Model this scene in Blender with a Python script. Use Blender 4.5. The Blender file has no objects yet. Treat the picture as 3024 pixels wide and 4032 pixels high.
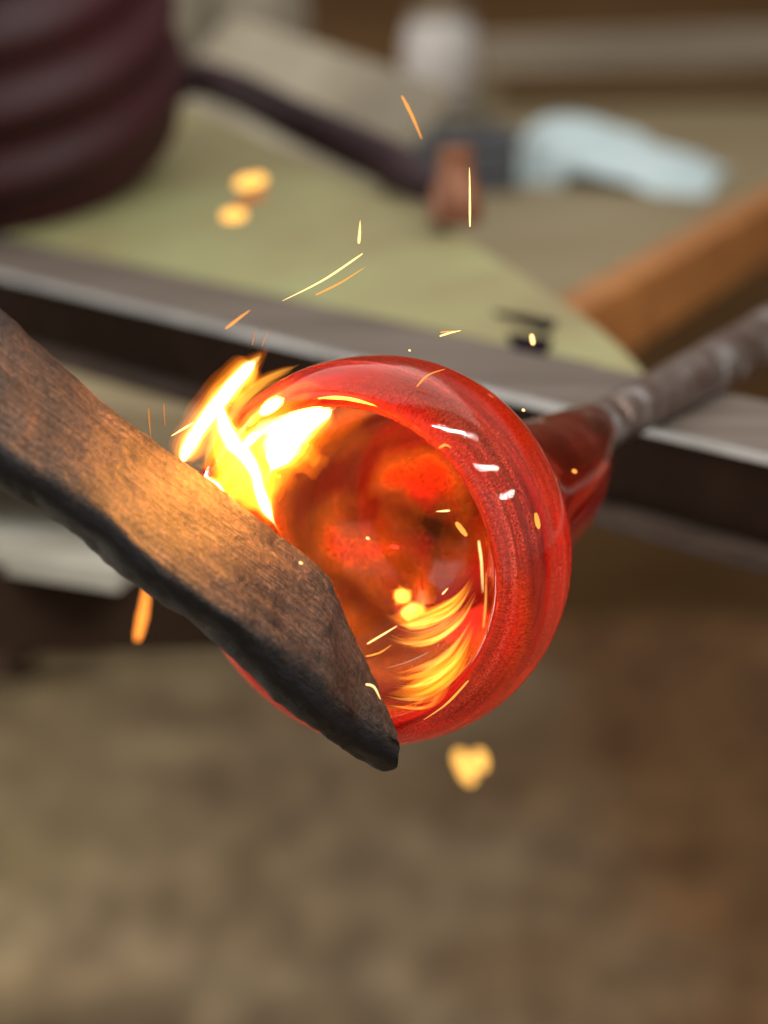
import bpy, bmesh, math, random
from mathutils import Vector, Matrix, noise
from mathutils.bvhtree import BVHTree
random.seed(7)
S = bpy.context.scene
COL = S.collection

# ---------------------------------------------------------------- camera
PITCH = math.radians(14.0)
CAM = Vector((0, 0, 1.35))
F = 2464.0                                   # focal length in pixels of the 768 wide frame
FWD = Vector((0, math.cos(PITCH), -math.sin(PITCH)))
UP = Vector((0, math.sin(PITCH), math.cos(PITCH)))
RIGHT = Vector((1, 0, 0))
cd = bpy.data.cameras.new("camera"); cam = bpy.data.objects.new("camera", cd); COL.objects.link(cam)
cam.location = CAM; cam.rotation_euler = (math.radians(90) - PITCH, 0, 0)
cd.sensor_fit = 'HORIZONTAL'; cd.sensor_width = 24; cd.lens = 77
cd.clip_start = 0.05; cd.clip_end = 100
cd.dof.use_dof = True; cd.dof.focus_distance = 0.855; cd.dof.aperture_fstop = 4.5
S.camera = cam

# ---------------------------------------------------------------- world, lamps, exposure
w = bpy.data.worlds.new("World"); S.world = w; w.use_nodes = True
w.node_tree.nodes['Background'].inputs[0].default_value = (0.95, 0.97, 1.0, 1)
w.node_tree.nodes['Background'].inputs[1].default_value = 0.18

def area(name, loc, target, sx, sy, energy, col):
    l = bpy.data.lights.new(name, 'AREA'); l.shape = 'RECTANGLE'; l.size = sx; l.size_y = sy
    l.energy = energy; l.color = col
    o = bpy.data.objects.new(name, l); COL.objects.link(o); o.location = loc
    o.rotation_euler = (Vector(target) - Vector(loc)).to_track_quat('-Z', 'Y').to_euler()
    return o
area("ceiling_lamp", (-0.3, 2.0, 3.4), (0, 1.6, 0.6), 4.6, 3.4, 82, (1.0, 0.95, 0.88))
area("window_lamp", (-3.0, 0.2, 2.3), (0.2, 1.2, 0.8), 3.4, 2.4, 48, (0.92, 0.97, 1.0))
area("front_fill_lamp", (0.9, -2.4, 1.5), (0.1, 2.6, 0.2), 4.6, 2.6, 24, (1.0, 0.95, 0.88))  # unseen fill behind the camera, added to lighten the floor
area("floor_fill_lamp", (-2.3, 2.3, 0.75), (0.3, 2.7, 0.0), 1.6, 1.0, 105, (1.0, 0.95, 0.86))  # added fill from the left for the floor under the table
area("tube_lamp", (0.55, 0.25, 2.5), (0.05, 0.86, 1.12), 1.4, 0.009, 28, (1.0, 0.98, 0.95))
area("tube_lamp", (0.95, 0.10, 2.1), (0.05, 0.86, 1.12), 1.0, 0.007, 13, (1.0, 0.98, 0.95))
area("tube_lamp", (1.25, 0.30, 1.75), (0.05, 0.86, 1.12), 0.8, 0.006, 7, (1.0, 0.98, 0.95))
S.view_settings.view_transform = 'Standard'; S.view_settings.look = 'None'
S.view_settings.exposure = 0.0; S.view_settings.gamma = 1.0

S.render.engine = 'CYCLES'
cy = S.cycles
cy.use_denoising = True
try: cy.denoiser = 'OPENIMAGEDENOISE'
except Exception: pass
cy.max_bounces = 14; cy.transmission_bounces = 12; cy.transparent_max_bounces = 16
cy.glossy_bounces = 6; cy.diffuse_bounces = 3; cy.volume_bounces = 0
cy.sample_clamp_indirect = 4.0; cy.sample_clamp_direct = 0
cy.caustics_refractive = True; cy.caustics_reflective = False; cy.blur_glossy = 0.6

# ---------------------------------------------------------------- helpers
def at(px, py, d):
    return CAM + d * (FWD + RIGHT * ((px - 384) / F) - UP * ((py - 512) / F))
def ray(px, py):
    return (at(px, py, 1.0) - CAM)
def on_z(px, py, z):
    r = ray(px, py); return CAM + r * ((z - CAM.z) / r.z)
def tag(o, label=None, cat=None, group=None, kind=None):
    if label: o['label'] = label
    if cat: o['category'] = cat
    if group: o['group'] = group
    if kind: o['kind'] = kind
    return o
def link(name, bm, mat, parent=None, smooth=True):
    me = bpy.data.meshes.new(name)
    bmesh.ops.recalc_face_normals(bm, faces=bm.faces[:])
    bm.to_mesh(me); bm.free()
    if mat: me.materials.append(mat)
    if smooth:
        for p in me.polygons: p.use_smooth = True
    o = bpy.data.objects.new(name, me); COL.objects.link(o)
    if parent: o.parent = parent; o.matrix_parent_inverse = parent.matrix_world.inverted()
    return o
def empty(name, loc, rot=(0, 0, 0)):
    o = bpy.data.objects.new(name, None); COL.objects.link(o)
    o.location = loc; o.rotation_euler = rot; o.empty_display_size = 0.05
    o.matrix_world = Matrix.Translation(loc) @ __import__('mathutils').Euler(rot).to_matrix().to_4x4()
    return o
def lathe(profile, seg=48, M=None, bm=None, wob=0.0, seed=0.0, closed=False, uv=False):
    """profile: list of (r, z) revolved about local z"""
    bm = bm or bmesh.new(); M = M or Matrix.Identity(4)
    rings = []
    for (r, z) in profile:
        if r < 1e-6:
            rings.append([bm.verts.new(M @ Vector((0, 0, z)))]); continue
        ring = []
        for k in range(seg):
            a = 2 * math.pi * k / seg
            q = Vector((math.cos(a), math.sin(a), 0))
            rr = r
            if wob: rr = r * (1 + wob * noise.noise(Vector((q.x * 1.1 + seed, q.y * 1.1, z * 14))))
            ring.append(bm.verts.new(M @ Vector((q.x * rr, q.y * rr, z))))
        rings.append(ring)
    L = bm.loops.layers.uv.verify() if uv else None
    prs = list(zip(range(len(rings) - 1), range(1, len(rings))))
    if closed: prs.append((len(rings) - 1, 0))
    n = len(rings)
    for i, j in prs:
        A, B = rings[i], rings[j]
        for k in range(seg):
            k2 = (k + 1) % seg
            if len(A) == 1 and len(B) == 1: continue
            if len(A) == 1: vs = (A[0], B[k2], B[k]); us = ((k + .5, i), (k + 1, j), (k, j))
            elif len(B) == 1: vs = (A[k], A[k2], B[0]); us = ((k, i), (k + 1, i), (k + .5, j))
            else: vs = (A[k], A[k2], B[k2], B[k]); us = ((k, i), (k + 1, i), (k + 1, j), (k, j))
            f = bm.faces.new(vs)
            if uv:
                for lp, (u, v) in zip(f.loops, us): lp[L].uv = (u / seg, v / n)
    return bm
def spline(pts, n):
    """Catmull-Rom through tuples of any length"""
    out = []
    m = len(pts) - 1
    for i in range(n):
        t = i / (n - 1) * m; k = min(int(t), m - 1); u = t - k
        p0, p1, p2, p3 = pts[max(k - 1, 0)], pts[k], pts[k + 1], pts[min(k + 2, m)]
        out.append(tuple(0.5 * (2 * b + (c - a) * u + (2 * a - 5 * b + 4 * c - d) * u * u + (3 * b - a - 3 * c + d) * u ** 3)
                         for a, b, c, d in zip(p0, p1, p2, p3)))
    return out
def tube(pts, radii, seg=10, bm=None, flat=1.0):
    bm = bm or bmesh.new()
    pts = [Vector(p) for p in pts]; n = len(pts)
    prevN = None; rings = []
    for i, p in enumerate(pts):
        t = (pts[min(i + 1, n - 1)] - pts[max(i - 1, 0)]).normalized()
        if prevN is None: N = t.orthogonal().normalized()
        else: N = (prevN - t * prevN.dot(t)).normalized()
        prevN = N; B = t.cross(N)
        r = radii[i]
        rings.append([bm.verts.new(p + N * (r * math.cos(2 * math.pi * k / seg)) + B * (r * flat * math.sin(2 * math.pi * k / seg))) for k in range(seg)])
    for a, b in zip(rings, rings[1:]):
        for k in range(seg): bm.faces.new((a[k], a[(k + 1) % seg], b[(k + 1) % seg], b[k]))
    bm.faces.new(rings[0][::-1]); bm.faces.new(rings[-1])
    return bm
def box(c, sx, sy, sz, ax=None, ay=None, bm=None, bev=0.0):
    """oriented box: centre c, axes ax, ay (unit), az = ax x ay"""
    bm2 = bmesh.new()
    bmesh.ops.create_cube(bm2, size=1)
    ax = Vector(ax or (1, 0, 0)).normalized(); ay = Vector(ay or (0, 1, 0)); ay = (ay - ax * ay.dot(ax)).normalized(); az = ax.cross(ay)
    if bev:
        for v in bm2.verts: v.co = Vector((v.co.x * sx, v.co.y * sy, v.co.z * sz))
        bmesh.ops.bevel(bm2, geom=bm2.edges[:], offset=bev, segments=2, affect='EDGES', profile=0.6)
    else:
        for v in bm2.verts: v.co = Vector((v.co.x * sx, v.co.y * sy, v.co.z * sz))
    for v in bm2.verts: v.co = Vector(c) + ax * v.co.x + ay * v.co.y + az * v.co.z
    if bm is None: return bm2
    me = bpy.data.meshes.new("tmp"); bm2.to_mesh(me); bm2.free(); bm.from_mesh(me); bpy.data.meshes.remove(me)
    return bm

# ---------------------------------------------------------------- materials
def nodes(name):
    m = bpy.data.materials.new(name); m.use_nodes = True
    nt = m.node_tree; nt.nodes.clear()
    out = nt.nodes.new('ShaderNodeOutputMaterial')
    return m, nt, out
def N(nt, typ, **kw):
    n = nt.nodes.new(typ)
    for k, v in kw.items():
        if k.startswith('i_'): n.inputs[k[2:].replace('_', ' ')].default_value = v
        else: setattr(n, k, v)
    return n
def ramp(nt, stops):
    r = nt.nodes.new('ShaderNodeValToRGB')
    e = r.color_ramp.elements
    while len(e) < len(stops): e.new(0.5)
    for el, (p, c) in zip(e, stops):
        el.position = p; el.color = (*c, 1) if len(c) == 3 else c
    return r
def surf(name, stops, scale=8, rough=0.6, metal=0.0, bump=0.2, bscale=60, stretch=(1, 1, 1), coord='Object', detail=6, rr=None, spec=0.5, bdist=0.002):
    m, nt, out = nodes(name); L = nt.links.new
    tc = N(nt, 'ShaderNodeTexCoord'); mp = N(nt, 'ShaderNodeMapping'); mp.inputs['Scale'].default_value = stretch
    L(tc.outputs[coord], mp.inputs['Vector'])
    n1 = N(nt, 'ShaderNodeTexNoise', i_Scale=scale, i_Detail=detail, i_Roughness=0.6); L(mp.outputs[0], n1.inputs['Vector'])
    r = ramp(nt, stops); L(n1.outputs['Fac'], r.inputs[0])
    p = N(nt, 'ShaderNodeBsdfPrincipled'); L(r.outputs[0], p.inputs['Base Color'])
    p.inputs['Metallic'].default_value = metal; p.inputs['Roughness'].default_value = rough
    p.inputs['Specular IOR Level'].default_value = spec
    n2 = N(nt, 'ShaderNodeTexNoise', i_Scale=bscale, i_Detail=5); L(mp.outputs[0], n2.inputs['Vector'])
    if rr:
        mr = N(nt, 'ShaderNodeMapRange'); mr.inputs['To Min'].default_value = rr[0]; mr.inputs['To Max'].default_value = rr[1]
        L(n2.outputs['Fac'], mr.inputs['Value']); L(mr.outputs[0], p.inputs['Roughness'])
    b = N(nt, 'ShaderNodeBump', i_Strength=bump, i_Distance=bdist); L(n2.outputs['Fac'], b.inputs['Height']); L(b.outputs[0], p.inputs['Normal'])
    L(p.outputs[0], out.inputs['Surface'])
    return m

M_rail = surf('worn_steel', [(0.3, (.066, .049, .038)), (0.7, (.130, .102, .082))], scale=14, rough=.7, metal=0, spec=.2, bump=.15, bscale=160, stretch=(.3, 2, 2))
M_edge = surf('edge_highlight', [(0.3, (.14, .135, .13)), (0.7, (.26, .255, .245))], scale=9, rough=.55, metal=.2, bump=.1, stretch=(.4, 2, 2))
M_dark = surf('dark_iron', [(0.3, (.009, .004, .002)), (0.7, (.022, .012, .007))], scale=9, rough=.9, bump=.2, spec=.03)
M_lip = surf('rusted_lip', [(0.3, (.018, .010, .006)), (0.7, (.045, .028, .018))], scale=20, rough=.9, spec=.2)
M_olive = surf('olive_paint', [(0.3, (.15, .115, .055)), (0.45, (.20, .175, .08)), (0.65, (.225, .23, .105))], scale=4.5, rough=.6, bump=.12, bscale=240, detail=4, spec=.25)
M_slot = surf('slot_dark', [(0.3, (.006, .004, .006)), (0.7, (.014, .009, .012))], scale=20, rough=.95, spec=.0)
M_shelf = surf('pale_board', [(0.3, (.22, .20, .155)), (0.7, (.42, .40, .34))], scale=5, rough=.7, stretch=(.6, 3, 3))
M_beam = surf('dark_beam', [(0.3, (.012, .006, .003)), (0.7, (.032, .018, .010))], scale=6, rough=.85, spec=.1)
M_maroon = surf('maroon_rubber', [(0.3, (.019, .002, .003)), (0.7, (.036, .005, .007))], scale=6, rough=.6, bump=.1, spec=.3)
M_hose = surf('hose_rubber', [(0.3, (.012, .0045, .006)), (0.7, (.024, .008, .011))], scale=12, rough=.6, spec=.2)
M_tan = surf('tan_top', [(0.3, (.145, .105, .05)), (0.55, (.20, .155, .08)), (0.75, (.25, .21, .115))], scale=4, rough=.6, stretch=(1, 2.5, 1))
M_orange = surf('orange_wood', [(0.3, (.22, .075, .018)), (0.7, (.42, .17, .045))], scale=7, rough=.45, stretch=(.5, 4, 4))
M_sack = surf('canvas', [(0.3, (.17, .14, .095)), (0.7, (.28, .24, .175))], scale=6, rough=.9, bump=.4, bscale=120)
M_white = surf('white_glaze', [(0.3, (.36, .32, .29)), (0.7, (.50, .46, .43))], scale=5, rough=.5, bump=.02)
M_blue = surf('pale_blue_cloth', [(0.3, (.34, .43, .44)), (0.7, (.46, .54, .55))], scale=9, rough=.9, bump=.3, bscale=200)
M_ball = surf('pale_ball', [(0.3, (.40, .45, .45)), (0.7, (.55, .60, .59))], scale=6, rough=.3, bump=.05)
M_tool = surf('toolbox_paint', [(0.3, (.016, .018, .022)), (0.7, (.04, .042, .048))], scale=9, rough=.45)
M_copper = surf('copper', [(0.3, (.13, .042, .016)), (0.7, (.23, .09, .04))], scale=40, rough=.55, metal=.3)
M_brown = surf('brown_boards', [(0.3, (.05, .026, .010)), (0.7, (.10, .057, .027))], scale=4, rough=.9, spec=.0, stretch=(.4, 3, 3))
M_plank = surf('plank', [(0.3, (.13, .095, .06)), (0.7, (.24, .19, .13))], scale=5, rough=.7, stretch=(.4, 3, 3))

def floor_mat():
    m, nt, out = nodes('stained_concrete'); L = nt.links.new
    tc = N(nt, 'ShaderNodeTexCoord')
    n1 = N(nt, 'ShaderNodeTexNoise', i_Scale=3.2, i_Detail=7, i_Roughness=.62); L(tc.outputs['Object'], n1.inputs['Vector'])
    mp = N(nt, 'ShaderNodeMapping'); mp.inputs['Scale'].default_value = (1.0, .42, 1); L(tc.outputs['Object'], mp.inputs[0])
    n2 = N(nt, 'ShaderNodeTexNoise', i_Scale=14, i_Detail=4, i_Roughness=.6); L(mp.outputs[0], n2.inputs['Vector'])
    n3 = N(nt, 'ShaderNodeTexNoise', i_Scale=1.3, i_Detail=3); L(tc.outputs['Object'], n3.inputs['Vector'])
    r1 = ramp(nt, [(0.30, (.20, .140, .080)), (0.5, (.265, .192, .116)), (0.70, (.345, .262, .165))]); L(n1.outputs['Fac'], r1.inputs[0])
    r2 = ramp(nt, [(0.36, (.66, .64, .62)), (0.56, (1.03, 1.02, 1.0)), (.70, (1.34, 1.34, 1.30))]); L(n2.outputs['Fac'], r2.inputs[0])
    mu = N(nt, 'ShaderNodeMix', data_type='RGBA', blend_type='MULTIPLY'); mu.inputs[0].default_value = 1
    L(r1.outputs[0], mu.inputs[6]); L(r2.outputs[0], mu.inputs[7])
    # rust stain towards the right, green grime towards the left
    sx = N(nt, 'ShaderNodeSeparateXYZ'); L(tc.outputs['Object'], sx.inputs[0])
    ad = N(nt, 'ShaderNodeMath', operation='MULTIPLY_ADD'); ad.inputs[1].default_value = 1.2; L(n3.outputs['Fac'], ad.inputs[0]); L(sx.outputs[0], ad.inputs[2])
    rs = ramp(nt, [(0.0, (0, 0, 0)), (1.0, (1, 1, 1))])
    mr = N(nt, 'ShaderNodeMapRange'); mr.inputs['From Min'].default_value = .68; mr.inputs['From Max'].default_value = .98; L(ad.outputs[0], mr.inputs['Value'])
    mx = N(nt, 'ShaderNodeMix', data_type='RGBA', blend_type='MULTIPLY'); mx.inputs[7].default_value = (.74, .52, .34, 1)
    L(mr.outputs[0], mx.inputs[0]); L(mu.outputs[2], mx.inputs[6])
    mr2 = N(nt, 'ShaderNodeMapRange'); mr2.inputs['From Min'].default_value = .36; mr2.inputs['From Max'].default_value = .05; L(ad.outputs[0], mr2.inputs['Value'])
    mx2 = N(nt, 'ShaderNodeMix', data_type='RGBA', blend_type='MULTIPLY'); mx2.inputs[7].default_value = (.95, .99, .90, 1)
    L(mr2.outputs[0], mx2.inputs[0]); L(mx.outputs[2], mx2.inputs[6])
    p = N(nt, 'ShaderNodeBsdfPrincipled', i_Roughness=.7); L(mx2.outputs[2], p.inputs['Base Color'])
    b = N(nt, 'ShaderNodeBump', i_Strength=.4, i_Distance=.006); L(n2.outputs['Fac'], b.inputs['Height']); L(b.outputs[0], p.inputs['Normal'])
    L(p.outputs[0], out.inputs['Surface'])
    return m
M_floor = floor_mat()

def glass_mat():
    m, nt, out = nodes('hot_red_glass'); L = nt.links.new
    uv = N(nt, 'ShaderNodeUVMap'); tc = N(nt, 'ShaderNodeTexCoord')
    # angle round the axis as a circle, so that the streaks close without a seam
    su = N(nt, 'ShaderNodeSeparateXYZ'); L(uv.outputs[0], su.inputs[0])
    an = N(nt, 'ShaderNodeMath', operation='MULTIPLY'); an.inputs[1].default_value = 2 * math.pi; L(su.outputs[0], an.inputs[0])
    co = N(nt, 'ShaderNodeMath', operation='COSINE'); L(an.outputs[0], co.inputs[0])
    si = N(nt, 'ShaderNodeMath', operation='SINE'); L(an.outputs[0], si.inputs[0])
    ring = N(nt, 'ShaderNodeCombineXYZ'); L(co.outputs[0], ring.inputs[0]); L(si.outputs[0], ring.inputs[1]); L(su.outputs[1], ring.inputs[2])
    def uvnoise(sc, **kw):
        a = sc[0] / (2 * math.pi)
        mp = N(nt, 'ShaderNodeMapping'); mp.inputs['Scale'].default_value = (a, a, sc[1]); L(ring.outputs[0], mp.inputs[0])
        n = N(nt, 'ShaderNodeTexNoise', **kw); L(mp.outputs[0], n.inputs['Vector']); return n
    n1 = uvnoise((1.5, 26, 1), i_Scale=1.6, i_Detail=7, i_Roughness=.62, i_Distortion=.8)
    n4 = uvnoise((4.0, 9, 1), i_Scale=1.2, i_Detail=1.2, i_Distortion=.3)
    n2 = N(nt, 'ShaderNodeTexNoise', i_Scale=45, i_Detail=4); L(tc.outputs['Object'], n2.inputs['Vector'])
    n3 = N(nt, 'ShaderNodeTexNoise', i_Scale=1500, i_Detail=2, i_Roughness=.9); L(tc.outputs['Object'], n3.inputs['Vector'])
    g = N(nt, 'ShaderNodeBsdfGlass', i_IOR=1.46, i_Roughness=.025); g.inputs['Color'].default_value = (1, .86, .80, 1)
    body = N(nt, 'ShaderNodeBsdfPrincipled', i_Roughness=.02); body.inputs['Specular IOR Level'].default_value = .4
    rc = ramp(nt, [(.34, (.055, .018, .012)), (.45, (.22, .032, .022)), (.55, (.40, .044, .028)), (.70, (.50, .10, .06))])
    L(n1.outputs['Fac'], rc.inputs[0])
    # inside wall coloured amber to carry the flame's glow (v of the profile runs from the bottom of the hollow to the lip)
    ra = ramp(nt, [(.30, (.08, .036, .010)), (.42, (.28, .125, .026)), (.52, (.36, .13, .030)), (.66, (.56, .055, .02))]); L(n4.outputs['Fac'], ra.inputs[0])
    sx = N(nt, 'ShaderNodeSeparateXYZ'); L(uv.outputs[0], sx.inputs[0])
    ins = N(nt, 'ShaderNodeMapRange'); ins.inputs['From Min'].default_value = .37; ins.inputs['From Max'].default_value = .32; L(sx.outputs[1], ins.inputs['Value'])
    # dark spot painted for the pipe's blow hole at the bottom of the hollow
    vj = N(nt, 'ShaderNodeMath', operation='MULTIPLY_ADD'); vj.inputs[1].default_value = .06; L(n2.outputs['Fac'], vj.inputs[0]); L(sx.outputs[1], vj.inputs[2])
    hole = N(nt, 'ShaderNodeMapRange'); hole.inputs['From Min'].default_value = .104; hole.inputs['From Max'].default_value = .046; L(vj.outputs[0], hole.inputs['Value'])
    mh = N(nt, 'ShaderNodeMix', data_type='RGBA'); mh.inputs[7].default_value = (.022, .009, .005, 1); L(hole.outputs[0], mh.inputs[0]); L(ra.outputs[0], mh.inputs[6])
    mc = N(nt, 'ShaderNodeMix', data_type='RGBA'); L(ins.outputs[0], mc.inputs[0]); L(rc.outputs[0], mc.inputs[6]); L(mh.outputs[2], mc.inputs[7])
    gr = ramp(nt, [(.40, (.38, .34, .34)), (.5, (1, 1, 1)), (.60, (1.7, 1.8, 1.8))]); L(n3.outputs['Fac'], gr.inputs[0])
    mg = N(nt, 'ShaderNodeMix', data_type='RGBA', blend_type='MULTIPLY'); mg.inputs[0].default_value = 1; L(mc.outputs[2], mg.inputs[6]); L(gr.outputs[0], mg.inputs[7])
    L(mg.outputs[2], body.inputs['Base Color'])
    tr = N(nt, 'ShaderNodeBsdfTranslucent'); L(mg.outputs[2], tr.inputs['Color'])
    m1 = N(nt, 'ShaderNodeMixShader'); m1.inputs[0].default_value = .35; L(body.outputs[0], m1.inputs[1]); L(tr.outputs[0], m1.inputs[2])
    fac = N(nt, 'ShaderNodeMapRange'); fac.inputs['From Min'].default_value = .40; fac.inputs['From Max'].default_value = .56
    fac.inputs['To Min'].default_value = .06; fac.inputs['To Max'].default_value = .62; L(n4.outputs['Fac'], fac.inputs['Value'])
    fmx = N(nt, 'ShaderNodeMath', operation='MAXIMUM'); L(fac.outputs[0], fmx.inputs[0]); L(hole.outputs[0], fmx.inputs[1])
    nk = N(nt, 'ShaderNodeMapRange'); nk.inputs['From Min'].default_value = .74; nk.inputs['From Max'].default_value = .80; nk.inputs['To Min'].default_value = 1; nk.inputs['To Max'].default_value = .22; L(sx.outputs[1], nk.inputs['Value'])
    fmx2 = N(nt, 'ShaderNodeMath', operation='MULTIPLY'); L(fmx.outputs[0], fmx2.inputs[0]); L(nk.outputs[0], fmx2.inputs[1])
    m2 = N(nt, 'ShaderNodeMixShader'); L(fmx2.outputs[0], m2.inputs[0]); L(g.outputs[0], m2.inputs[1]); L(m1.outputs[0], m2.inputs[2])
    b1 = N(nt, 'ShaderNodeBump', i_Strength=.12, i_Distance=.0007); L(n1.outputs['Fac'], b1.inputs['Height'])
    b2 = N(nt, 'ShaderNodeBump', i_Strength=.04, i_Distance=.0003); L(n3.outputs['Fac'], b2.inputs['Height']); L(b1.outputs[0], b2.inputs['Normal'])
    for s in (g, body): L(b2.outputs[0], s.inputs['Normal'])
    L(m2.outputs[0], out.inputs['Surface'])
    va = N(nt, 'ShaderNodeVolumeAbsorption', i_Density=34); va.inputs['Color'].default_value = (1, .26, .14, 1)
    em = N(nt, 'ShaderNodeEmission', i_Strength=1.5); em.inputs['Color'].default_value = (1, .055, .034, 1)
    ad = N(nt, 'ShaderNodeAddShader'); L(va.outputs[0], ad.inputs[0]); L(em.outputs[0], ad.inputs[1]); L(ad.outputs[0], out.inputs['Volume'])
    return m
M_glass = glass_mat()

def fire_mat(name, col, strength):
    m, nt, out = nodes(name)
    em = N(nt, 'ShaderNodeEmission', i_Strength=strength); em.inputs['Color'].default_value = (*col, 1)
    nt.links.new(em.outputs[0], out.inputs['Volume'])
    return m
FIRE = [fire_mat('fire_core', (1, .66, .32), 1300), fire_mat('fire_pale', (1, .54, .14), 420), fire_mat('fire_yellow', (1, .42, .05), 170),
        fire_mat('fire_orange', (1, .32, .018), 75), fire_mat('fire_deep_orange', (1, .24, .010), 38), fire_mat('fire_fringe', (1, .19, .006), 20)]
M_strand = fire_mat('fire_strand', (1, .33, .02), 330)
M_under = fire_mat('fire_under', (1, .26, .008), 140)
M_strandc = fire_mat('fire_strand_core', (1, .42, .06), 480)
def glow_mat(name, col, strength):
    m, nt, out = nodes(name)
    em = N(nt, 'ShaderNodeEmission', i_Strength=strength); em.inputs['Color'].default_value = (*col, 1)
    nt.links.new(em.outputs[0], out.inputs['Surface'])
    return m
G_y = glow_mat('spark_yellow', (1, .62, .22), 2.6)
G_o = glow_mat('spark_orange', (1, .36, .06), 1.5)
G_d = glow_mat('spark_dim', (1, .30, .07), .8)
G_r = glow_mat('spark_red', (1, .09, .03), 1.1)
G_g = glow_mat('spark_grey', (1, .55, .33), .45)
G_b = glow_mat('spark_bright', (1, .50, .10), 2.1)
G_dd = glow_mat('spark_faint', (1, .34, .10), .55)
G_bd = glow_mat('spark_drip', (1, .28, .04), 2.2)

def wood_mat():
    m, nt, out = nodes('charred_wood'); L = nt.links.new
    uv = N(nt, 'ShaderNodeUVMap')
    mp = N(nt, 'ShaderNodeMapping'); mp.inputs['Scale'].default_value = (4.5, 30, 1); L(uv.outputs[0], mp.inputs[0])
    n1 = N(nt, 'ShaderNodeTexNoise', i_Scale=1.0, i_Detail=9, i_Roughness=.72, i_Distortion=1.3); L(mp.outputs[0], n1.inputs['Vector'])
    tc = N(nt, 'ShaderNodeTexCoord')
    n2 = N(nt, 'ShaderNodeTexNoise', i_Scale=34, i_Detail=7, i_Roughness=.68); L(tc.outputs['Object'], n2.inputs['Vector'])
    n3 = N(nt, 'ShaderNodeTexNoise', i_Scale=520, i_Detail=3, i_Roughness=.7); L(tc.outputs['Object'], n3.inputs['Vector'])
    r1 = ramp(nt, [(.32, (.010, .0065, .005)), (.46, (.025, .017, .0125)), (.58, (.042, .029, .021)), (.72, (.092, .062, .042))]); L(n1.outputs['Fac'], r1.inputs[0])
    r2 = ramp(nt, [(.36, (.34, .31, .33)), (.50, (1, 1, 1)), (.64, (1.5, 1.40, 1.36))]); L(n2.outputs['Fac'], r2.inputs[0])
    mu = N(nt, 'ShaderNodeMix', data_type='RGBA', blend_type='MULTIPLY'); mu.inputs[0].default_value = 1; L(r1.outputs[0], mu.inputs[6]); L(r2.outputs[0], mu.inputs[7])
    r3 = ramp(nt, [(.36, (.45, .45, .45)), (.5, (1, 1, 1)), (.66, (1.6, 1.55, 1.5))]); L(n3.outputs['Fac'], r3.inputs[0])
    mu2 = N(nt, 'ShaderNodeMix', data_type='RGBA', blend_type='MULTIPLY'); mu2.inputs[0].default_value = .85; L(mu.outputs[2], mu2.inputs[6]); L(r3.outputs[0], mu2.inputs[7])
    # char: the edge face (uv y > 1) is burnt black
    sx = N(nt, 'ShaderNodeSeparateXYZ'); L(uv.outputs[0], sx.inputs[0])
    ma = N(nt, 'ShaderNodeMath', operation='MULTIPLY_ADD'); ma.inputs[1].default_value = .30; L(n2.outputs['Fac'], ma.inputs[0]); L(sx.outputs[1], ma.inputs[2])
    mr = N(nt, 'ShaderNodeMapRange'); mr.inputs['From Min'].default_value = 1.15; mr.inputs['From Max'].default_value = 1.22; L(ma.outputs[0], mr.inputs['Value'])
    mx = N(nt, 'ShaderNodeMix', data_type='RGBA'); mx.inputs[7].default_value = (.010, .009, .010, 1); L(mr.outputs[0], mx.inputs[0]); L(mu2.outputs[2], mx.inputs[6])
    p = N(nt, 'ShaderNodeBsdfPrincipled', i_Roughness=.62); p.inputs['Specular IOR Level'].default_value = .18; L(mx.outputs[2], p.inputs['Base Color'])
    b1 = N(nt, 'ShaderNodeBump', i_Strength=.45, i_Distance=.001); L(n1.outputs['Fac'], b1.inputs['Height'])
    b2 = N(nt, 'ShaderNodeBump', i_Strength=.8, i_Distance=.0008); L(n3.outputs['Fac'], b2.inputs['Height']); L(b1.outputs[0], b2.inputs['Normal'])
    L(b2.outputs[0], p.inputs['Normal']); L(p.outputs[0], out.inputs['Surface'])
    return m
M_wood = wood_mat()

def pipe_mat():
    m = surf('scaled_steel', [(0.28, (.04, .022, .014)), (0.42, (.085, .05, .035)), (0.55, (.12, .09, .075)), (0.72, (.36, .33, .32))], scale=38, rough=.4, metal=.55, bump=.3, bscale=220, detail=4, bdist=.001)
    return m
M_pipe = pipe_mat()

# ---------------------------------------------------------------- setting: floor and back wall
bm = bmesh.new(); bmesh.ops.create_grid(bm, x_segments=40, y_segments=40, size=6)
for v in bm.verts: v.co.y += 3.0; v.co.z = 0.004 * noise.noise(v.co * 1.7)
tag(link('floor', bm, M_floor), kind='structure')
bm = box((0, 4.6, 1.3), 9, .12, 2.6)
tag(link('wall', bm, M_brown, smooth=False), kind='structure')

# ---------------------------------------------------------------- work bench
ZB = 1.112
A0 = on_z(0, 273, ZB); A1 = on_z(768, 456, ZB)
ux = (A1 - A0).normalized(); uy = Vector((-ux.y, ux.x, 0)); uz = Vector((0, 0, 1))
if uy.y < 0: uy = -uy
def B(s, t, z):                               # bench coordinates: s along the rail from A0, t behind it
    return Vector((A0.x, A0.y, 0)) + ux * s + uy * t + uz * z
LEN = (A1 - A0).length
bench = empty('work_bench', B(LEN / 2, .2, 0))
tag(bench, 'steel work bench with grey flat front rail and sloping olive painted top behind the glass', 'bench')
s0, s1 = -1.15, LEN + .45; sm = (s0 + s1) / 2
link('rail', box(B(sm, .0455, ZB - .002), s1 - s0, .085, .004, ux, uy, bev=.001), M_rail, bench, False)
link('rail_highlight', box(B(sm, .0012, ZB - .002), s1 - s0, .0036, .0046, ux, uy, bev=.001), M_edge, bench, False)  # pale strip painted in as the highlight along the front edge
link('rail_web', box(B(sm, .008, ZB - .004 - .018), s1 - s0, .010, .036, ux, uy), M_dark, bench, False)
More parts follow.
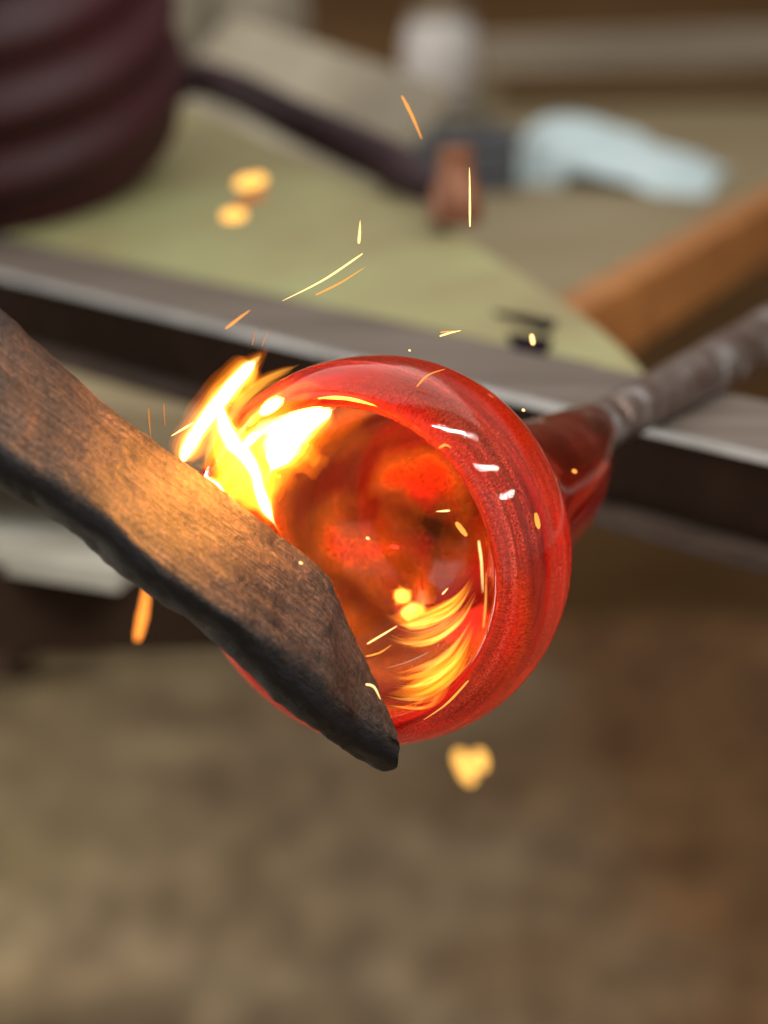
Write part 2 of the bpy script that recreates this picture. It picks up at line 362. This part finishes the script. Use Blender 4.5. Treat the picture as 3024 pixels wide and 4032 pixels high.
link('rail_lip', box(B(sm, -.002, ZB - .0445), s1 - s0, .030, .008, ux, uy, bev=.002), M_lip, bench, False)
# sloping olive plate, curved back edge
SL = .20
def on_plate(px, py, dz=0.0):
    r = ray(px, py)
    # plane: z = ZB + dz + SL * ((P - A0).uy - .0)
    n = Vector((0, 0, 1)) - SL * uy
    p0 = A0 + uz * (dz - SL * .0885)
    return CAM + r * ((p0 - CAM).dot(n) / r.dot(n))
back_px = [(650, 384), (640, 368), (620, 347), (596, 326), (560, 300), (520, 274), (470, 242), (420, 212), (370, 188), (320, 166), (270, 143), (225, 122), (190, 108), (165, 98)]
backpts = [on_plate(x, y) for x, y in back_px]
backpts += [on_plate(x, y) for x, y in ((120, 100), (60, 112), (0, 130), (-60, 150), (-130, 190))]
fpts = [B(-.30, .0885, ZB + .0003)]
k = 14
for i in range(1, k + 1):
    q = fpts[0].lerp(backpts[0], i / (k + 1)); t = (q - A0).dot(uy)
    fpts.append(B((q - A0).dot(ux), .0885, ZB + .0003))
loop = fpts + backpts
bm = bmesh.new()
vs = [bm.verts.new(p) for p in loop]
f = bm.faces.new(vs)
ex = bmesh.ops.extrude_face_region(bm, geom=[f])
for v in [e for e in ex['geom'] if isinstance(e, bmesh.types.BMVert)]: v.co.z -= .006
plate = link('top_plate', bm, M_olive, bench, False)
# two dark slots near the right tip (raised dark rims standing 2 mm proud, with a recessed look)
def slot(quad):
    bm = bmesh.new()
    c = sum((on_plate(x, y, .0035) for x, y in quad), Vector()) / 4
    vs = [bm.verts.new(on_plate(x, y, .0045)) for x, y in quad]
    f = bm.faces.new(vs)
    r = bmesh.ops.inset_region(bm, faces=[f], thickness=.003)
    for v in f.verts: v.co.z -= .002
    ex = bmesh.ops.extrude_edge_only(bm, edges=[e for e in bm.edges if e.is_boundary])
    for v in [e for e in ex['geom'] if isinstance(e, bmesh.types.BMVert)]: v.co.z -= .004
    link('slot', bm, M_slot, bench, False)
slot([(494, 307), (526, 311), (556, 317), (548, 326)][:4])
slot([(508, 329), (552, 334), (546, 349), (514, 343)])
for sx_ in (s0 + .05, s1 - .05):
    for t in (.0, .40):
        link('leg', box(B(sx_, t + .03, (ZB - .06) / 2), .05, .05, ZB - .06 - .002, ux, uy), M_dark, bench, False)
link('back_rail', box(B((s0 + LEN * .05) / 2, .26, ZB - .02), LEN * .05 - s0, .04, .04, ux, uy), M_dark, bench, False)
# under-shelf: dark stretcher and pale board lying on it
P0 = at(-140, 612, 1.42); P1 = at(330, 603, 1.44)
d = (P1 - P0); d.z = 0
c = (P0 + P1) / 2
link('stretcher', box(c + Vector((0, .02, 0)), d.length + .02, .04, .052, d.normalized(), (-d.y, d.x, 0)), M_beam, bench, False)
zsh = c.z + .033
L0 = on_z(-150, 530, zsh); L1 = on_z(118, 572, zsh); L2 = on_z(300, 420, zsh); L3 = on_z(-150, 300, zsh)
bm = bmesh.new()
vs = [bm.verts.new(p) for p in (L0, L1, L2, L3)]
f = bm.faces.new(vs); ex = bmesh.ops.extrude_face_region(bm, geom=[f])
for v in [e for e in ex['geom'] if isinstance(e, bmesh.types.BMVert)]: v.co.z -= .012
link('shelf', bm, M_shelf, bench, False)

# ---------------------------------------------------------------- back table and what stands on it
ZT = 1.066
T0 = on_z(560, 328, ZT); T1 = on_z(768, 208, ZT)
tx = (T1 - T0).normalized(); ty = Vector((-tx.y, tx.x, 0))
if ty.x > 0: ty = -ty                          # pointing left / away from the front edge
table = empty('back_table', (T0 + T1) / 2 - uz * ZT)
tag(table, 'tan wooden table behind the bench with an orange brown front edge', 'table')
def T(s, t, z): return Vector((T0.x, T0.y, 0)) + tx * s + ty * t + uz * z
link('tabletop', box(T(.93, .9, ZT - .02), 2.56, 1.74, .04, tx, ty), M_tan, table, False)
link('edge_board', box(T(.93, .012, ZT - .022), 2.56, .032, .056, tx, ty, bev=.004), M_orange, table, False)
for s, t in ((2.1, .15), (2.1, 1.6), (-.1, 1.68)):
    if True:
        link('leg', box(T(s, t, (ZT - .045) / 2), .07, .07, ZT - .05, tx, ty), M_beam, table, False)

def lump(name, c, size, mat, label, cat, seed, amp=.12, parent=None, rot=0.0, group=None):
    bm = bmesh.new(); bmesh.ops.create_icosphere(bm, subdivisions=4, radius=1)
    R = Matrix.Rotation(rot, 3, 'Z')
    for v in bm.verts:
        p = v.co.copy(); nz = noise.noise(p * 1.6 + Vector((seed, 0, 0))) * amp + noise.noise(p * 4 + Vector((seed, 3, 0))) * amp * .4
        p *= (1 + nz); p.z = max(p.z, -.55)
        v.co = Vector(c) + R @ Vector((p.x * size[0], p.y * size[1], (p.z + .55) * size[2]))
    o = link(name, bm, mat, parent)
    if label: tag(o, label, cat, group)
    return o
# white cup
c = on_z(440, 112, ZT)
jar = empty('jar', c); tag(jar, 'round pale stoneware jar standing at the top middle of the picture', 'jar')
Mx = Matrix.Translation(c); h = .125; R_ = .052
link('body', lathe([(0, .001), (.028, .001), (.044, .02), (R_, .06), (R_ * .96, .10), (.042, h), (.039, h), (.048, .10), (.048, .06), (.04, .022), (0, .012)], 40, Mx), M_white, jar)
link('lid', lathe([(0, .128), (.045, .128), (.047, .132), (.03, .140), (.012, .143), (.011, .150), (0, .152)], 32, Mx), M_plank, jar)
# pale ball
c = on_z(386, 166, ZT)
bm = lathe([(.0, .0)] + [(.031 * math.sin(a), .031 - .031 * math.cos(a)) for a in [i * math.pi / 16 for i in range(1, 14)]] + [(.010, .061), (.010, .068), (.0, .069)], 32, Matrix.Translation(c))
tag(link('glass_float', bm, M_ball), 'small pale bluish ball beside the pale jar behind the bench', 'ball')
# dark tool box
c = on_z(446, 196, ZT)
tb = empty('tool_box', c); tag(tb, 'dark grey metal tool box between the copper canister and the pale blue cloth', 'tool box')
link('body', box(c + Vector((0, .08, .022)), .135, .11, .044, (1, .12, 0), (0, 1, 0), bev=.004), M_tool, tb, False)
link('lid', box(c + Vector((0, .08, .053)), .14, .115, .014, (1, .12, 0), (0, 1, 0), bev=.004), M_tool, tb, False)
link('handle', tube([c + Vector((-.04, .075, .06)), c + Vector((-.035, .075, .078)), c + Vector((.035, .083, .078)), c + Vector((.04, .083, .06))], [.004] * 4), M_tool, tb)
# copper canister
c = at(455, 222, 1.60)
link_c = lathe([(0, 0), (.0165, 0), (.018, .003), (.0155, .022), (.0115, .032), (.0115, .046), (.013, .048), (.0, .049)], 32, Matrix.Translation(c))
can = tag(link('canister', link_c, M_copper), 'small copper coloured canister behind the far edge of the olive top', 'canister')
# pale blue cloth: a crumpled sheet
c = on_z(628, 186, ZT)
bm = bmesh.new(); bmesh.ops.create_grid(bm, x_segments=60, y_segments=36, size=1)
for v in bm.verts:                             # slopes down to the right, hem folded under itself
    x, y = v.co.x, v.co.y
    r = min(1, abs(x) ** 2.6 * .9 + abs(y) ** 2.2 * .9)
    hgt = (.038 - .018 * x) * (1 - r) ** .5 + .018 * max(0, .35 - x) * (1 - r) ** .3
    hgt += .007 * noise.noise(Vector((x * 2.6, y * 3.4, 4))) * (1 - r) ** .4
    v.co = c + Vector((x * .095 + y * .03 + .010 * noise.noise(Vector((y * 2.3, 0, x * 2))), .10 + y * .13 - x * .07, max(hgt, .002)))
ex = bmesh.ops.solidify(bm, geom=bm.faces[:], thickness=.002)
tag(link('cloth', bm, M_blue), 'crumpled pale blue cloth on the tan table', 'cloth')
# pale plank and canvas sacks at the back left
pa, pb = at(200, 66, 2.7), at(400, 150, 2.1)
d = (pb - pa).normalized()
tag(link('plank', box((pa + pb) / 2, (pb - pa).length, .13, .02, d, (.25, .8, .62), bev=.004), M_sack, None, False), 'pale beige board propped behind the maroon hose', 'board')
lump('sack', at(160, 80, 2.9), (.055, .08, .11), M_sack, 'smaller pale beige sack right beside the maroon tub', 'sack', 2.0)
lump('sack', at(245, 62, 3.0), (.075, .09, .12), M_sack, 'larger beige canvas sack behind the maroon hose', 'sack', 5.0)
# far planks
for (xa, ya, xb, yb, dd, hh, m_, lab) in ((480, 55, 900, 40, 3.6, .055, M_plank, 'tan wooden beam across the top right in front of the brown wall'),
                                        (500, 100, 900, 108, 3.5, .035, M_brown, 'dark brown beam under the tan beam at the top right')):
    pa, pb = at(xa, ya, dd), at(xb, yb, dd)
    tag(link('beam', box((pa + pb) / 2, (pb - pa).length, .08, hh, pb - pa, (0, 1, 0), bev=.004), m_, None, False), lab, 'beam')

# ---------------------------------------------------------------- ribbed maroon tub, hose
base = on_plate(-4, 190, .0)
up_t = (uz * 1.0 - FWD * .55 + RIGHT * -.10).normalized()
Mx = Matrix.Translation(base) @ up_t.to_track_quat('Z', 'Y').to_matrix().to_4x4()
prof = [(0, -.01), (.05, -.008)]
for i in range(70):
    z = .0045 * i - .006
    a = min(max((z + .006) / .085, 0), 1)
    r = .080 + .078 * math.sin(a * math.pi / 2) - .22 * max(0, z - .14)
    r += 0.0045 * math.sin((z - .03) / .052 * 2 * math.pi) * min(1, max(0, (z - .03) / .02))
    prof.append((r, z))
prof += [(.10, .31), (.09, .31), (.09, .05), (0, .05)]
tub = link('tub', lathe(prof, 72, Mx, wob=.03, seed=4.0), M_maroon); tag(tub, 'dark maroon ribbed tub leaning at the top left of the bench', 'tub')
hp = [on_plate(x, y, .0) + uz * .012 for x, y in ((150, 118), (190, 92), (235, 104), (290, 132), (340, 156), (390, 180), (412, 196), (432, 207))]
hp = spline([tuple(p) for p in hp], 40)
tag(link('hose', tube(hp, [.0165] * 30 + [.0165 - .0008 * i for i in range(10)], 14), M_hose), 'dark maroon rubber hose lying along the far edge of the olive top', 'hose')

# ---------------------------------------------------------------- hot glass vessel on its pipe
MOUTH = at(345, 565, .86)
CROSS = at(652, 399, 1.142)
AX = (CROSS - MOUTH).normalized()
qv = AX.to_track_quat('Z', 'Y')
VM = Matrix.Translation(MOUTH) @ qv.to_matrix().to_4x4()
def rs(s):                                    # inner wall radius at depth s
    pts = [(0, .0545), (.028, .0564), (.045, .0508), (.062, .0385), (.0725, .022), (.076, 0)]
    for (a, ra), (b, rb) in zip(pts, pts[1:]):
        if a <= s <= b: return ra + (rb - ra) * (s - a) / (b - a)
    return 0.0
outer = [(.0555, .003), (.0575, .0005), (.0608, .001), (.0650, .005), (.0684, .011), (.0700, .018), (.0706, .026), (.0699, .036), (.0676, .046), (.0630, .057), (.0565, .070), (.0490, .084), (.0420, .100), (.0365, .120), (.0325, .145), (.0290, .170), (.0250, .195), (.0200, .215), (.0150, .232), (.0128, .240)]
inner = [(.0115, .242), (.0, .242)]           # closes onto the pipe head
cav = [(0, .076), (.012, .075), (.022, .0725), (.031, .068), (.0385, .062), (.0455, .054), (.0510, .045), (.0545, .036), (.0564, .028), (.0555, .018), (.0545, .009)]
prof = spline(cav + outer, 90) + inner
prof[0] = (0, .076)
prof = [(max(r, 0), z) for r, z in prof]
bm = lathe(prof, 128, Matrix.Identity(4), wob=.018, seed=2.3, uv=True)
DOWN = qv.inverted() @ Vector((0, 0, -1))      # hot glass sags a little off the axis of the pipe
def sag(s):
    a = min(max(s / .03, 0), 1); b = min(max((.24 - s) / .05, 0), 1)
    return (.0022 * a + .0085 * min(max((s - .06) / .07, 0), 1)) * b
for v in bm.verts: v.co += DOWN * sag(v.co.z)
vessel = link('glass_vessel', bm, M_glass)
vessel.matrix_world = VM
tag(vessel, 'glowing red hot glass vessel with a wide open mouth at the end of the pipe', 'glass vessel')
bvh_me = vessel.data
BV = BVHTree.FromPolygons([VM @ v.co for v in bvh_me.vertices], [tuple(p.vertices) for p in bvh_me.polygons])
def glass_depth(px, py, off=.002):
    r = ray(px, py); h = BV.ray_cast(CAM, r.normalized())
    if h[0] is None: return .855
    return (h[0] - CAM).dot(FWD) - off
def cavity_depth(px, py, frac):
    """depth along this line of sight inside the hollow"""
    ins = []
    Mi = VM.inverted()
    for i in range(200):
        d_ = .80 + i * .001
        p = Mi @ at(px, py, d_)
        if .002 < p.z < .075 and math.hypot(p.x, p.y) < rs(p.z) * .96: ins.append(d_)
    if not ins: return glass_depth(px, py)
    return ins[0] + (ins[-1] - ins[0]) * frac
pipe = empty('blow_pipe', CROSS); tag(pipe, 'scaled steel blowpipe resting on the bench rail and holding the glass', 'pipe')
pp = []; pr = []
for i in range(60):
    s = .262 + i * .012
    p = MOUTH + AX * s
    pp.append(p); pr.append(.0110 + .0038 * min(1, (s - .26) / .25) + .0006 * noise.noise(Vector((s * 40, 0, 0))))
link('shaft', tube(pp, pr, 24), M_pipe, pipe)
hd = [MOUTH + AX * s for s in (.150, .154, .17, .20, .258, .262)]
link('head', tube(hd, [.008, .0100, .0106, .0106, .0108, .0109], 24), M_pipe, pipe)

# ---------------------------------------------------------------- charred wooden paddle
UPE = [(-150, 196), (0, 310), (46, 350), (111, 408), (180, 459), (259, 518), (300, 550), (330, 583), (350, 626), (372, 676), (390, 714), (399, 741)]
LOE = [(-150, 345), (-70, 400), (0, 446), (40, 474), (92, 505), (143, 551), (185, 586), (231, 616), (255, 634), (278, 648), (300, 667), (324, 685), (340, 699), (352, 709), (363, 717), (376, 727), (389, 737), (399, 743)]
BOE = [(-150, 405), (-70, 450), (0, 489), (46, 514), (93, 551), (120, 574), (153, 597), (194, 623), (231, 657), (268, 694), (290, 712), (310, 727), (325, 737), (338, 745), (350, 753), (362, 761), (380, 772), (395, 769)]
NS = 150
UPE, LOE, BOE = spline(UPE, NS), spline(LOE, NS), spline(BOE, NS)
def pd(t): return .806 + .052 * min(1, t * 1.25)            # depth of the upper edge along the length
bm = bmesh.new(); LU = bm.loops.layers.uv.verify()
rows = []; uvs = []
NF, NE = 22, 9
length = 0; prev = None
for i in range(NS):
    t = i / (NS - 1)
    u_, l_, b_ = UPE[i], LOE[i], BOE[i]
    du = pd(t)
    wpx = math.hypot(u_[0] - l_[0], u_[1] - l_[1])
    dl = du - .75 * min(wpx, 120) / F * du
    tpx = math.hypot(b_[0] - l_[0], b_[1] - l_[1])
    db = dl + min(1.15 * tpx, 44) / F * du
    PU, PL, PB = at(*u_, du), at(*l_, dl), at(*b_, db)
    nrm = (PL - PU).cross(UPE[i] and Vector((1, 0, 0)) or Vector()).normalized() if wpx > 1 else UP
    PK = PU + (PB - PL)                                     # back upper edge
    cur = (PU + PL) / 2
    if prev is not None: length += (cur - prev).length
    prev = cur
    row = []; ur = []
    for j in range(NF + 1):
        v = j / NF; p = PU.lerp(PL, v)
        bulge = .0016 * math.sin(v * math.pi)
        p = p - FWD * bulge
        row.append(p); ur.append((length / .3, v))
    for j in range(1, NE + 1):
        v = j / NE; p = PL.lerp(PB, v); p = p - FWD * (.0035 * math.sin(v * math.pi)) + UP * (-.0012 * math.sin(v * math.pi))
        row.append(p); ur.append((length / .3, 1 + v * .4))
    for j in range(1, 7):
        row.append(PB.lerp(PK, j / 6)); ur.append((length / .3, 1.4 + j * .2))
    for j in range(1, 4):
        row.append(PK.lerp(PU, j / 4)); ur.append((length / .3, -.3 + j * .08))
    row = [p + Vector((noise.noise(p * 60), noise.noise(p * 60 + Vector((7, 0, 0))), noise.noise(p * 60 + Vector((0, 9, 0))))) * .0011
             + Vector((noise.noise(p * 220), noise.noise(p * 220 + Vector((7, 0, 0))), noise.noise(p * 220 + Vector((0, 9, 0))))) * .0006 for p in row]
    rows.append([bm.verts.new(p) for p in row]); uvs.append(ur)
n = len(rows[0])
for i in range(NS - 1):
    for j in range(n):
        j2 = (j + 1) % n
        f = bm.faces.new((rows[i][j], rows[i][j2], rows[i + 1][j2], rows[i + 1][j]))
        for lp, uvv in zip(f.loops, (uvs[i][j], uvs[i][j2], uvs[i + 1][j2], uvs[i + 1][j])): lp[LU].uv = uvv
bm.faces.new(rows[0]); bm.faces.new(rows[-1][::-1])
paddle = link('paddle', bm, M_wood); tag(paddle, 'charred wooden paddle pressed against the mouth of the red glass', 'paddle')

# ---------------------------------------------------------------- fire
SH = ((1.0, 0), (1.22, 1), (1.5, 2), (1.9, 3), (2.4, 4), (3.0, 5))
def tongue(root, pts, shells=(0, 1, 2, 3, 4, 5), n=30, flat=1.0, taper=5):
    """pts: (px, py, depth, radius in px) of the bright core; shells of thinner fire round it"""
    sp = spline(pts, n)
    first = None
    for k in shells[::-1]:
        f_, mi = SH[k]
        P = []; R = []
        for i, (x, y, d_, r) in enumerate(sp):
            e = min(1, min(i, n - 1 - i) / taper)
            x += .16 * r * noise.noise(Vector((i * .35, k * 3.3, sp[0][1]))); y += .10 * r * noise.noise(Vector((i * .35, 9 + k * 3.3, sp[0][1])))
            P.append(at(x, y, d_)); R.append(max(.00015, (r * f_ + (f_ - 1) * 1.5) * (1 + .13 * noise.noise(Vector((i * .30, k * 5.1, sp[0][0])))) * d_ / F * (0.16 + .84 * math.sin(e * math.pi / 2))))
        # the thinner fire also reaches further
        if f_ > 1:
            P[0] = P[0] + (P[0] - P[1]).normalized() * R[6] * .8; P[-1] = P[-1] + (P[-1] - P[-2]).normalized() * R[-6] * .8
        o = link('tongue' if first is None else 'core', tube(P, R, 14, flat=flat), FIRE[mi], first or root)
        if first is None: first = o
    return first
fl = empty('flame', at(235, 470, .862)); tag(fl, 'bright white and yellow flame rising where the paddle meets the rim', 'flame')
D = .866
tongue(fl, [(182, 463, D, 2), (187, 450, D, 6), (200, 428, D, 6.5), (219, 402, D, 7), (238, 379, D, 6.5), (255, 361, D, 5)], taper=3)
tongue(fl, [(221, 402, D, 5), (223, 422, D, 6.5), (231, 440, D, 7.5), (243, 453, D, 7), (254, 470, D, 5.5), (259, 488, D, 5), (266, 508, D, 5.5), (276, 526, D, 1.2)])
tongue(fl, [(270, 472, D, 3), (277, 458, D, 12), (283, 443, D, 16), (295, 429, D, 14), (311, 420, D, 9.5), (326, 413, D, 5.5), (333, 409, D, 1.2)])
tongue(fl, [(242, 450, D, 4), (254, 436, D, 5), (270, 422, D, 4.5), (292, 412, D, 3.5), (318, 408, D, 1.5)], (0, 1, 2, 3, 4))
tongue(fl, [(205, 476, .858, 1), (212, 483, .856, 4), (219, 490, .855, 4.5), (226, 497, .855, 1)], (0, 1, 2, 3))
for pts in ([(206, 470, D, 1), (212, 446, D, 3), (218, 424, D, 2)], [(222, 470, D, 1), (220, 452, D, 4), (226, 430, D, 2)],
            [(228, 500, D, 2), (234, 480, D, 6), (240, 460, D, 8), (242, 446, D, 3)], [(246, 512, D, 2), (252, 490, D, 7), (254, 470, D, 8), (256, 454, D, 3)],
            [(212, 490, D, 1), (222, 474, D, 5), (234, 456, D, 8), (250, 440, D, 5)], [(262, 500, D, 1), (272, 480, D, 6), (284, 466, D, 5), (296, 452, D, 1)], [(226, 426, D, 3), (238, 446, D, 11), (256, 452, D, 12), (274, 444, D, 6)], [(214, 470, D, 3), (232, 474, D, 13), (252, 486, D, 13), (264, 512, D, 4)]):
    tongue(fl, pts, (2, 3, 4, 5)) if pts[1][3] < 5 else tongue(fl, pts, (3, 4, 5))
for pts in ([(236, 444, D, 1), (250, 422, D, 2.6), (276, 403, D, 2.6), (308, 393, D, 1.6), (330, 396, D, .5)],
            [(228, 424, D, 1.5), (243, 400, D, 2.8), (266, 380, D, 2.2), (296, 366, D, .6)],
            [(262, 432, D, 1), (284, 412, D, 2), (312, 402, D, 1.6), (336, 404, D, .5)]):
    tongue(fl, pts, (2, 3, 4))  # glowing ribbons put in for the fire's reflected arcs on the rim
for pts in ([(226, 426, D, 3), (238, 446, D, 12), (256, 452, D, 13), (274, 444, D, 6)], [(210, 468, D, 3), (230, 474, D, 14), (252, 486, D, 14), (264, 512, D, 4)]):
    tongue(fl, pts, (4,))
rl = random.Random(21)
for k_ in range(16):
    x_, y_ = rl.choice(((196, 440), (212, 420), (236, 392), (226, 440), (244, 460), (262, 486), (286, 436), (306, 424), (250, 376), (234, 478)))
    x_ += rl.uniform(-8, 8); y_ += rl.uniform(-6, 10); h_ = rl.uniform(14, 34); lean = rl.uniform(.35, .8)
    tongue(fl, [(x_ - lean * h_ * .5, y_ + h_ * .5, D, .6), (x_ - lean * 2, y_ + 2, D, rl.uniform(1.2, 2.6)), (x_ + lean * h_ * .3, y_ - h_ * .35, D, 1.1), (x_ + lean * h_ * .7, y_ - h_ * .6, D, .3)], rl.choice(((2, 3, 4), (3, 4, 5), (3, 4))), 18)
for k_ in range(9):                            # fine glowing streaks put in for the fire's reflection along the rim
    a = k_ / 8
    tongue(fl, [(226 + 12 * a, 412 + 26 * a, D, .4), (240 + 10 * a, 396 + 26 * a, D, .9), (262 + 12 * a, 380 + 26 * a, D, .7), (290 + 16 * a, 368 + 30 * a, D, .25)], ((2,), (3,))[k_ % 2])
for nm, pos, en in (('flame_light', at(256, 418, .822), 1.3), ('flame_light', at(290, 436, .874), .72)):
    lp = bpy.data.lights.new(nm, 'POINT'); lp.energy = en; lp.color = (1, .36, .035); lp.shadow_soft_size = .012
    lo = bpy.data.objects.new(nm, lp); COL.objects.link(lo); lo.location = pos

fi = empty('flame', at(430, 650, .88)); tag(fi, 'orange streaks of fire licking the lower right inside of the red glass', 'flame')
def strand(pts, m, fr=.45, root=fi):
    sp = spline(pts, 20); P = []; R = []
    d0 = sum(cavity_depth(x, y, fr) for x, y, r in pts) / len(pts)
    for i, (x, y, r) in enumerate(sp):
        e = min(1, min(i, 19 - i) / 6)
        P.append(at(x, y, d0)); R.append(max(.0001, r * d0 / F * (.05 + .95 * e)))
    link('tongue', tube(P, R, 8), m, root)
rnd = random.Random(3)
def bundle(lo_, hi_, nh, seed):
    rnd = random.Random(seed)
    for q in range(nh):
        a = rnd.random(); st = rnd.uniform(0, .35); en = rnd.uniform(.7, 1.0)
        c_ = [tuple(x0 + (x1 - x0) * a for x0, x1 in zip(p, q_)) for p, q_ in zip(lo_, hi_)]
        sp = spline(c_, 30); i0, i1 = int(st * 29), int(en * 29)
        sub = [sp[i0 + int((i1 - i0) * j / 4)] for j in range(5)]
        w_ = rnd.uniform(.6, 2.6)
        strand([(x + rnd.uniform(-1, 1), y + rnd.uniform(-1.5, 1.5), w_) for x, y in sub], rnd.choice((M_strand, M_strand, M_strandc)), rnd.uniform(.3, .6))
bundle([(384, 606), (408, 612), (436, 606), (462, 588), (479, 560)], [(386, 642), (412, 650), (440, 642), (462, 622), (477, 596)], 34, 3)
bundle([(392, 672), (416, 668), (442, 654), (462, 634), (477, 606)], [(384, 704), (412, 710), (438, 702), (458, 682), (473, 650)], 42, 9)
for b_ in ([(386, 616, 5), (404, 618, 10), (430, 616, 9), (454, 602, 7), (474, 580, 3)], [(386, 694, 4), (412, 690, 10), (440, 678, 12), (460, 656, 9), (474, 624, 4)]):
    strand(b_, M_under, .5)
strand([(396, 624, 1), (410, 626, 3.6), (424, 625, 2.8), (434, 621, .6)], M_strandc)

# ---------------------------------------------------------------- sparks
K = 768 / 1659.0
def spark(pts, wd, mat, label, d=None, fat_end=0):
    """pts in pixels of the photograph's 1659 wide view; wd = width in 768-px pixels; d None: just clear of the glass"""
    P0_ = [(x * K, y * K) for x, y in pts]
    n_ = 12
    if len(P0_) == 1: P0_ = [(P0_[0][0] - wd * .6, P0_[0][1] - wd * .3), (P0_[0][0] + wd * .6, P0_[0][1] + wd * .3)]
    if d is None: d = min(glass_depth(x, y) for x, y in P0_)
    taper = 0 if fat_end or wd > 3 else random.choice((-1.1, -.7, .8, 1.2))
    sp = spline(P0_, n_); P = []; R = []
    for i, (x, y) in enumerate(sp):
        P.append(at(x, y, d)); t = i / (n_ - 1)
        R.append(max(.00003, wd / 2 * d / F * (math.sin(math.pi * (.06 + .88 * t)) ** .6) * (1 + (fat_end + taper) * (t - .5)) * (1 + .18 * noise.noise(Vector((i * .7, x, y))))))
    tag(link('spark', tube(P, R, 8), mat), label, 'spark', 'sparks and embers flying off the burning paddle')
spark([(1014, 362), (1015, 430), (1015, 490)], 2.0, G_y, 'long upright yellow spark streak above the bench at upper right', .86)
spark([(868, 207), (890, 250), (911, 300)], 2.6, G_o, 'slanting orange spark below the pale jar', .91)
spark([(778, 476), (777, 500), (775, 526)], 2.2, G_y, 'short upright pale spark with thick foot over the olive top', .88, 1.6)
spark([(610, 650), (700, 604), (783, 548)], 1.8, G_y, 'longest slanting spark streak over the olive top', .85)
spark([(682, 637), (735, 611), (787, 578)], 1.7, G_o, 'slanting spark streak just below the longest one', .85)
spark([(487, 710), (513, 690), (540, 670)], 2.4, G_o, 'slanting spark crossing the grey rail edge left of the glass', .90, -1.0)
spark([(950, 726), (972, 719), (996, 714)], 1.8, G_y, 'lower of two touching sparks over the grey rail', .86)
spark([(951, 718), (968, 716), (985, 715)], 1.2, G_o, 'upper of two touching sparks over the grey rail', .86)
spark([(1148, 722), (1152, 745)], 5.0, G_y, 'fat glowing spark in front of the dark slot', .92)
spark([(370, 942), (420, 912)], 2.2, G_y, 'slanting spark left of the flame above the paddle', .855)
spark([(321, 882), (323, 915), (326, 945)], 1.3, G_d, 'thin upright spark leftmost above the paddle edge', .855)
spark([(354, 872), (355, 895), (357, 921)], 1.1, G_d, 'thinner upright spark between the leftmost one and the flame', .855)
spark([(900, 835), (925, 810), (962, 797)], 1.4, G_o, 'curved orange spark over the top right of the glass rim')
spark([(1034, 1168), (1040, 1215), (1043, 1280)], 1.8, G_y, 'upper yellow spark streak along the right inner lip of the glass')
spark([(1050, 1236), (1049, 1300), (1044, 1356)], 1.6, G_o, 'lower orange spark streak along the right inner lip of the glass')
spark([(915, 1555), (965, 1520), (1012, 1470)], 2.0, G_o, 'curved orange spark on the bottom right of the glass ring')
spark([(790, 1478), (808, 1484), (822, 1511)], 2.0, G_y, 'hooked spark at the paddle tip inside the glass', .825)
spark([(793, 1391), (825, 1372), (858, 1352)], 1.8, G_y, 'upper of two yellow sparks near the paddle tip', .83)
spark([(790, 1418), (820, 1410), (846, 1393)], 1.5, G_o, 'lower of two yellow sparks near the paddle tip', .83)
spark([(832, 1444), (880, 1430), (925, 1410)], 1.4, G_g, 'pale grey spark streak under the orange fire inside the glass', .835)
spark([(1157, 1108), (1164, 1142)], 5.0, G_o, 'orange ember flake on the right flank of the glass')
spark([(985, 1128), (1008, 1158)], 5.5, G_o, 'orange ember flake just inside the right lip', .84)
spark([(948, 968), (962, 961), (974, 967)], 2.4, G_o, 'small orange ember flake high on the right rim')
spark([(1241, 1018)], 4.0, G_o, 'round orange ember in front of the pipe neck', .91)
spark([(1131, 886)], 2.6, G_y, 'pale dot spark at the upper right outline of the glass', .85)
spark([(650, 1216)], 2.8, G_y, 'tiny bright spark on the upper edge of the paddle', .825)
spark([(795, 1163)], 2.8, G_y, 'tiny bright spark in the middle of the mouth', .845)
spark([(842, 1180), (862, 1183)], 5.0, G_r, 'red ember in the middle of the mouth', .845)
spark([(942, 1105), (972, 1103)], 1.8, G_y, 'small flat spark over the dark centre of the hollow', .845)
spark([(955, 1284), (968, 1270)], 1.4, G_y, 'tiny slanting spark above the orange fire inside', .845)
spark([(885, 757)], 1.8, G_y, 'tiny spark dot on the top outline of the glass', .85)
spark([(545, 745), (552, 712)], .9, G_d, 'faint thin spark above the flame tip', .86)
spark([(566, 748), (578, 716)], .9, G_d, 'faint thin spark right above the flame tip', .86)
spark([(318, 1262), (310, 1320), (296, 1384)], 9, G_bd, 'blurred orange burning drip falling below the paddle', 1.12, .5)
spark([(507, 399), (575, 385)], 14, G_b, 'upper round blurred glowing spark over the olive top', .60)
spark([(508, 447), (576, 410)], 12, G_dd, 'middle dim blurred spark over the olive top', .60)
spark([(478, 467), (532, 463)], 13, G_b, 'lower round blurred glowing spark over the olive top', .61)
spark([(988, 1622), (1020, 1692)], 15, G_b, 'larger yellow blurred spark below the glass', .60)
spark([(1032, 1620), (1042, 1666)], 14, G_b, 'smaller yellow blurred spark below the glass', .61)
